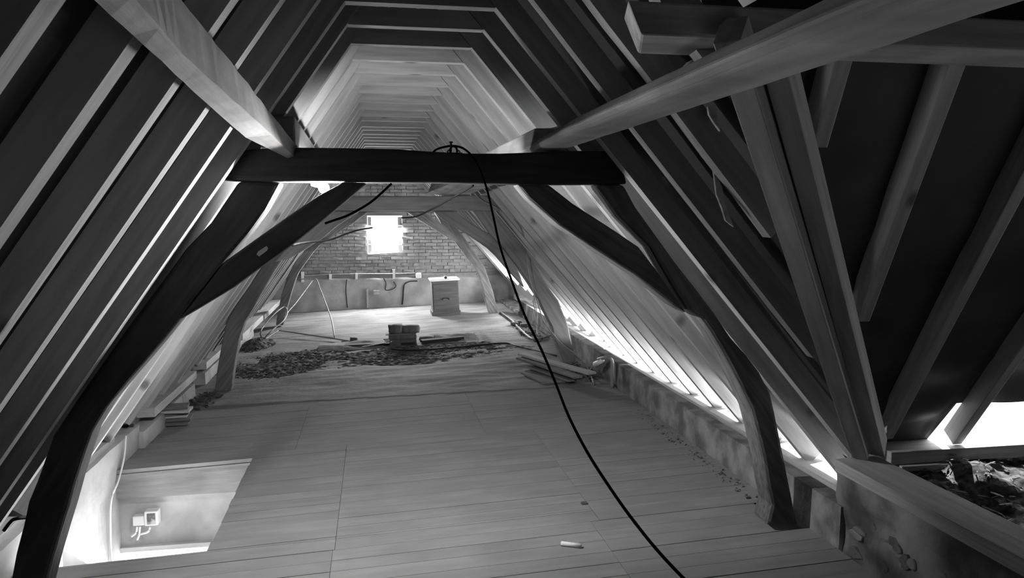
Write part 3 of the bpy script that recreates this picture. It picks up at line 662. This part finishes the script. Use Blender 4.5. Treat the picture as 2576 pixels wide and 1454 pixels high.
# gable conduits
for k, (dy, r_) in enumerate(((0, .014), (5, .011), (9, .010))):
    cable('%s of the three pipes running along the gable' % ['top', 'middle', 'bottom'][k], [atY(742, 696+dy*.5, GY-.07), atY(850, 690+dy, GY-.07), atY(980, 689+dy*.9, GY-.07), atY(1045, 687+dy*.5+(3 if k else 0), GY-.07)], r_, 'pipe', 'gable_pipe', n=3, cat='pipe', group='pipes on the gable')
cable('pipe running from the junction box to the far right post', [atY(1062, 690, GY-.06), atY(1120, 688, GY-.06), atY(1205, 686, GY-.06)], .011, 'pipe', 'gable_pipe', cat='pipe', group='pipes on the gable')
for k, (px, a, b) in enumerate(((761, 684, 710), (831, 690, 703), (897, 688, 702), (991, 678, 702))):
    A, B = atY(px-3, b, GY-.09), atY(px+3, a, GY-.09)
    m = MB(); m.box(A.x, B.x, GY-.10, GY-.02, A.z, B.z); tag(m.build('pipe_strap', 'white'), 'flat pale strap holding the gable pipes, %s from the left' % ordn[k], 'strap', 'pipe straps')
A, B = atY(1046, 700, GY-.08), atY(1060, 686, GY-.08)
m = MB(); m.box(A.x, B.x, GY-.12, GY-.03, A.z, B.z); tag(m.build('junction_box', 'white', bevel=.02), 'square pale junction box on the gable to the left of the chest', 'box')
cable('black wire hooked down from the gable beside the chest', [atY(1050, 707, GY-.05), atY(1030, 708, GY-.05), atY(1018, 715, GY-.05), atY(1015, 728, GY-.05), atY(1014, 745, GY-.05), atY(1012, 766, GY-.05)], .012, 'metal', 'wire', cat='wire')
cable('thin vertical wire down the gable plaster left of the bright patch', [atY(872, 703, GY-.05), atY(870, 730, GY-.05), atY(872, 755, GY-.05), atY(874, 774, GY-.05)], .008, 'metal', 'wire', cat='wire')
cable('looped wire on the gable plaster below the window', [atY(965, 700, GY-.05), atY(971, 712, GY-.05), atY(970, 729, GY-.05), atY(985, 728, GY-.05), atY(996, 720, GY-.05), atY(990, 708, GY-.05)], .008, 'metal', 'wire', cat='wire')
A, B = atY(940, 740, GY-.08), atY(955, 731, GY-.08)
m = MB(); m.box(A.x, B.x, GY-.12, GY-.02, A.z, B.z); tag(m.build('wall_bracket', 'plaster'), 'small pale ledge bracket on the gable plaster', 'bracket')
A, B = atY(923, 774, GY-.06), atY(926, 726, GY-.06)
m = MB(); m.box(A.x, B.x, GY-.08, GY-.03, A.z, B.z); tag(m.build('upright_lath', 'palewood'), 'thin upright lath standing against the gable plaster', 'lath')

# clamp on the tie beam
cl = thing('beam_clamp', atY(1138, 386, T1+.06), 'small black screw clamp standing on the near tie beam', 'clamp')
q = lambda px, py: atY(px, py, T1+.05)
MB().tube([q(1134.5, 384), q(1134.5, 357)], .0045, 8).build('screw', 'metal', cl)
MB().tube([q(1134.5, 358.5)+V((0, 0, -.002)), q(1134.5, 356)], .009, 10).build('screw_head', 'metal', cl)
MB().tube(arc([q(1134, 386), q(1132, 376), q(1136, 369), q(1141, 368), q(1147, 371), q(1150, 379), q(1149, 386)], 4), .0052, 8).build('jaw', 'metal', cl)
MB().tube(arc([q(1127, 386), q(1126, 380), q(1129, 378.5), q(1133, 381)], 4), .003, 8).build('wing', 'metal', cl)
MB().tube(arc([q(1150, 380), q(1154, 379), q(1157, 383), q(1155, 386)], 4), .0028, 8).build('wing', 'metal', cl)
m = MB(); A, B = q(1124, 388), q(1162, 384.5); m.box(A.x, B.x, T1+.03, T1+.07, A.z, B.z); m.build('clamp_foot', 'metal', cl, bevel=.003)

# ------------------------------------------------------------------ chest at the gable
cx0, cx1 = .93, 1.425; cy0, cy1 = 12.83, 13.30
ct = thing('bedside_chest', F((cx0+cx1)/2, cy0), 'small pale-topped wooden chest standing before the gable at right', 'chest')
hb = .08; hc = .585
m = MB(); m.box(0, .44, 0, .42, hb-.01, hc); 
rt = Matrix.Rotation(-.04, 3, 'Y')
base = F(cx0+.02, cy0)
def cpl(mm, name, mt, bev=.004, par=ct):
    mm.v = [base+rt@p for p in mm.v]; return mm.build(name, mt, par, bevel=bev)
cpl(m, 'body', 'chest')
m = MB(); m.box(-.025, .465, -.03, .45, hc, hc+.028); cpl(m, 'lid', 'chesttop', .008)
m = MB(); m.box(.015, .425, -.006, .004, hb+.03, hc-.05); cpl(m, 'door_panel', 'chest')
m = MB(); m.box(-.02, .46, -.02, .44, 0, hb); cpl(m, 'plinth', 'chest', .01)
m = MB(); m.tube(arc([V((.165, -.006, .27)), V((.175, -.03, .295)), V((.22, -.035, .30)), V((.265, -.03, .295)), V((.275, -.006, .27))], 4), .006, 8); cpl(m, 'handle', 'metal', 0)
m = MB(); m.tube([V((.235, -.04, hc+.055)), V((.235, .04, hc+.055))], .028, 16)
m.v = [base+rt@p for p in m.v]; tl = m.build('torch', 'dull', smooth=True); tag(tl, 'small round metal torch lying on the chest lid', 'torch')
m = MB(); m.tube([V((.235, -.045, hc+.055)), V((.235, -.04, hc+.055))], .018, 16); m.v = [base+rt@p for p in m.v]; m.build('lens', 'metal', tl)

# ------------------------------------------------------------------ brick stack and broken boards in the middle
def lump(name, c, sx, sy, sz, m, sd, lab=None, cat=None, parent=None, group=None, amp=.18):
    bm = bmesh.new(); bmesh.ops.create_cube(bm, size=1); bmesh.ops.subdivide_edges(bm, edges=bm.edges, cuts=4, use_grid_fill=True)
    mm = MB(); vs = []
    for v in bm.verts:
        p = v.co.copy(); l = p.length; p = p.lerp(p.normalized()*.62, .25)
        p *= 1+amp*noise.noise(p*3+V((sd, 0, 0)))
        vs.append(V(c)+V((p.x*sx, p.y*sy, p.z*sz)))
    mm.add(vs, [[v.index for v in f.verts] for f in bm.faces]); bm.free()
    o = mm.build(name, m, parent, smooth=True)
    if lab: tag(o, lab, cat, group)
    return o
sb = fl(1012, 868)
xs0, xs1 = fl(980, 868).x, fl(1055, 868).x; ys = sb.y
zf_ = fz(sb.x)
m = MB(); m.box(xs0+.0, xs1-.03, ys+.0, ys+.13, zf_-.02, zf_+.075); tag(m.build('concrete_block', 'stone', bevel=.01), 'rough block at the foot of the little stack in mid-floor', 'block')
m = MB(); m.box(xs0-.01, xs1-.03, ys-.005, ys+.14, zf_+.076, zf_+.135); tag(m.build('brick', 'stone', bevel=.01), 'flat brick in the middle of the little stack', 'brick')
m = MB(); m.box(xs0-.05, xs1-.04, ys-.01, ys+.16, zf_+.136, zf_+.148); tag(m.build('thin_board', 'greywood'), 'thin board laid across the little stack', 'board')
m = MB(); m.box(xs0+.03, xs1-.03, ys, ys+.13, zf_+.149, zf_+.165); tag(m.build('tile_piece', 'greywood', bevel=.004), 'narrow slat under the two top stones', 'slat')
cb = V(((xs0+xs1)/2, ys+.06, zf_+.212))
lump('broken_brick', cb+V((-.115, 0, .0)), .18, .16, .115, 'stone', 3, 'dark rounded half brick on top left of the little stack', 'brick')
lump('broken_brick', cb+V((.085, 0, -.005)), .24, .14, .10, 'stone', 8, 'paler broken brick on top right of the little stack', 'brick', amp=.08)
def flatbar(name, A, B, w_, t_, m, lab, cat, lift=0): 
    return tag(bar(name, A, B, w_, t_, m, bevel=.002), lab, cat)
flatbar('sunken_beam', fl(868, 872, -.0), fl(1045, 864, -.0), .16, .03, 'oldwood', 'dark rotten beam let into the screed left of the little stack', 'beam')
flatbar('sunken_beam', fl(1060, 862, .01), fl(1165, 852, .01), .12, .035, 'oldwood', 'dark rotten beam let into the screed right of the little stack', 'beam')
flatbar('splintered_lath', fl(912, 873, .02), fl(985, 860, .08), .05, .008, 'palewood', 'pale lath leaning up against the little stack', 'lath')
flatbar('splintered_board', fl(860, 860, .01), fl(1000, 852, .02), .10, .015, 'greyoak', 'splintered flat board lying behind the sunken beam', 'board')
lump('stone_chip', fl(890, 856, .03), .10, .08, .08, 'stone', 15, 'angular dark chip lying left of the little stack', 'stone')
lump('stone_chip', fl(1075, 851, .03), .20, .12, .06, 'stone', 18, 'broad low stone right of the little stack', 'stone')
# dark crumbled rubble
def scatter(name, n, fn, r0, r1, mt, lab, seed):
    rr = random.Random(seed); mm = MB()
    for k in range(n):
        c = fn(rr); r_ = rr.uniform(r0, r1)
        P = [c+V((rr.uniform(-1, 1), rr.uniform(-1, 1), rr.uniform(-.2, .9)))*r_ for _ in range(4)]
        mm.add(P, [[0, 1, 2], [0, 2, 3], [0, 3, 1], [1, 3, 2]])
    return tag(mm.build(name, mt), lab, 'rubble', kind='stuff')
def ell(cx_, cy_, ax, ay):
    def f(rr):
        a, q_ = rr.uniform(0, 6.28), rr.random()**.6
        x, yy = cx_+ax*q_*math.cos(a), cy_+ay*q_*math.sin(a); x = max(x, -1.8+0); return F(x, yy, .0)
    return f
scatter('rubble', 2600, ell(-1.25, 9.5, .66, .8), .006, .022, 'rubble', 'dark crumbled rubble on the screed beside the middle left post', 1)
scatter('rubble', 900, ell(-1.6, 11.0, .22, .55), .008, .03, 'rubble', 'heap of dark crumbs against the left plinth near the wire tangle', 2)
scatter('gravel', 1500, ell(.75, 9.5, .85, .45), .005, .014, 'rubble', 'fine dark gravel spread in front of the little stack', 3)
scatter('rubble', 260, ell(-1.68, 7.85, .15, .35), .012, .035, 'rubble', 'crumbs at the foot of the middle left post', 4)
scatter('rubble', 200, ell(2.12, 7.9, .14, .6), .008, .024, 'rubble', 'crumbs along the right plinth near the bent pipe', 5)
scatter('rubble', 160, ell(2.18, 5.0, .06, 1.3), .006, .018, 'rubble', 'crumbs along the foot of the right plinth', 6)
scatter('rubble', 220, ell(2.1, 10.6, .14, .9), .01, .035, 'rubble', 'crumbs along the right plinth beyond the middle truss', 7)
for k, (px, py) in enumerate(((1303, 812), (1318, 820), (1294, 816))):
    lump('stone_chip', fl(px, py, .02), .10, .10, .07, 'stone', 30+k, 'dark stone by the right plinth, %s in the row' % ordn[k], 'stone', group='stones by the right plinth')
def soil(name, cx_, cy_, ax, ay, h_, mt, lab, seed):
    def f(x, yy):
        d_ = ((x-cx_)/ax)**2+((yy-cy_)/ay)**2+1.0*fbm((x*2.2+seed, yy*2.2, 1))
        return F(x, yy, h_*(1.0-d_)+.016*fbm((x*13, yy*17, 3)) if d_ < 2.2 else -.05)
    m_ = MB(); m_.add(*grid(cx_-ax*1.5, cx_+ax*1.5, cy_-ay*1.5, cy_+ay*1.5, 120, 120, f))
    m_.v = [V((max(p.x, -1.79), p.y, p.z)) for p in m_.v]
    return tag(m_.build(name, mt), lab, 'dirt', kind='stuff')
soil('loose_soil', -1.22, 9.5, .62, .72, .014, 'rubble', 'low spread of dark soil beside the middle left post', 2)
soil('loose_soil', .62, 9.55, .95, .42, .004, 'rubble', 'thin dark soil in front of the little stack', 7)
soil('loose_soil', -1.62, 11.0, .22, .5, .06, 'rubble', 'dark soil banked against the left plinth by the wire tangle', 9)
# plank pile at right
pile = [((1312, 893), (1490, 942), .10, .04, 'palewood'), ((1308, 903), (1455, 952), .10, .03, 'greywood'), ((1342, 915), (1470, 955), .09, .02, 'greyoak'), ((1336, 925), (1440, 960), .10, .01, 'greywood'), ((1330, 936), (1430, 962), .10, .0, 'greyoak')]
top = 0
labs = ['pale topmost plank of the pile by the middle right post', 'plank just under the pale top one in the pile', 'dark middle plank of the pile by the right plinth', 'second plank from the bottom of the pile', 'lowest plank at the back of the pile']
for k, (a, b, w_, _, mt) in enumerate(reversed(pile)):
    up = .004+.027*k
    A, B = fl(*a, up), fl(*b, up)
    flatbar('loose_plank', A, B, w_, .022, mt, labs[4-k], 'plank')['group'] = 'planks piled by the right plinth'
A, B, C_, D_ = fl(1310, 940, .003), fl(1362, 966, .003), fl(1412, 962, .003), fl(1345, 936, .003)
m = MB(); P = [A, B, C_, D_]; m.add(P+[p+V((0, 0, .018)) for p in P], [[0, 3, 2, 1], [4, 5, 6, 7], [0, 1, 5, 4], [1, 2, 6, 5], [2, 3, 7, 6], [3, 0, 4, 7]])
tag(m.build('loose_board', 'greywood', bevel=.002), 'flat square board sticking out at the front of the plank pile', 'board')
# bent pipe with hanging fitting at the right plinth
pb_ = fl(1540, 974); Yp = pb_.y
cable('bent metal pipe rising from the floor against the right plinth', [pb_, atY(1540, 935, Yp), atY(1540, 912, Yp), atY(1535, 902, Yp+.02), atY(1522, 900, Yp+.08), atY(1505, 904, Yp+.2)], .018, 'pipe', 'bent_pipe', cat='pipe')
t = tag(MB().tube([atY(1516, 906, Yp+.12), atY(1498, 917, Yp+.25)], [.022, .032], 12).build('lamp_fitting', 'white', smooth=True), 'pale cylindrical fitting hanging from the bent pipe', 'fitting')
cable('frayed pale wires drooping from the fitting by the plank pile', [atY(1500, 915, Yp+.25), atY(1488, 925, Yp+.3), atY(1484, 940, Yp+.35), fl(1492, 950, .01)], .007, 'pipe', 'wire', cat='wire')

# boards stacked at the left on the plinth
for k in range(6):
    z = -1.80+.026*k+.012; rr = random.Random(60+k)
    A = V((-1.95, 7.02+rr.uniform(-.03, .03), fz(-1.7)+.012+.026*k)); B = V((-1.60+rr.uniform(-.05, .03), 7.02+rr.uniform(-.05, .05), fz(-1.7)+.012+.026*k))
    tag(bar('board_offcut', A, B, .16, .022, 'palewood' if k in (2, 4) else 'greyoak', bevel=.002), 'short board end stacked by the left plinth, %s from the floor' % ordn[k], 'board', 'board ends by the left plinth')
p0 = atY(334, 1026, 6.32); 
m = MB(); m.box(-1.93, -1.86, 6.28, 6.31, fz(-1.86)+.02, -1.64); tag(m.build('upright_board', 'oldwood'), 'dark upright board at the start of the left plinth', 'board')
cable('white flex hanging down the plaster wall beside the stair opening', [V((-1.80, 5.9, -1.62)), V((-1.80, 5.85, -1.75)), V((-1.80, 5.7, -1.88)), V((-1.83, 5.62, -2.0)), V((-1.84, 5.6, -2.25)), V((-1.85, 5.62, -2.5))], .006, 'white', 'flex', cat='wire')
# electrical boxes below
def pbx(px0, py0, px1, py1, Y, th, name, mt, par=None, bev=.006):
    A, B = atY(px0, py1, Y), atY(px1, py0, Y); m = MB(); m.box(A.x, B.x, Y, Y+th, A.z, B.z); return m.build(name, mt, par, bevel=bev)
Ye = HY1+.0
t = tag(pbx(334, 1298, 364, 1324, Ye+.0, .06, 'switch_box', 'white'), 'blank white square box on the panel down the stair opening', 'box')
t = tag(pbx(364, 1286, 396, 1324, Ye-.02, .08, 'meter_box', 'white'), 'grimy window-fronted electrical box on the panel down the stair opening', 'box')
pbx(370, 1292, 390, 1320, Ye-.026, .01, 'front_glass', 'grime', t, bev=0)
for k, (a, b, c_) in enumerate((((345, 1325), (342, 1340), (330, 1350)), ((352, 1325), (350, 1345), (345, 1358)), ((378, 1325), (372, 1338), (352, 1344)))):
    cable('%s of the pale cables dangling beneath the electrical boxes' % ['leftmost', 'middle', 'rightmost'][k], [atY(*a, Ye+.02), atY(*b, Ye+.02), atY(*c_, Ye+.02)], .008, 'white', 'box_cable', group='cables under the boxes')
# iron hook at lower left
cable('bent iron spike sticking out beside the near left post', [atY(85, 1300, 3.9), atY(40, 1305, 3.85), atY(25, 1315, 3.85), atY(10, 1335, 3.85)], .009, 'metal', 'iron_spike', cat='spike')
# little paper roll and knot hole dirt
tag(MB().tube([fl(1412, 1367, .012), fl(1462, 1373, .012)], .0115, 12).build('paper_roll', 'white', smooth=True), 'thin white paper roll lying on the floorboards', 'paper')
lump('dirt_clod', fl(1470, 1266, .004), .035, .03, .014, 'rubble', 44, 'small dark clod on the board joint in mid-floor', 'dirt')
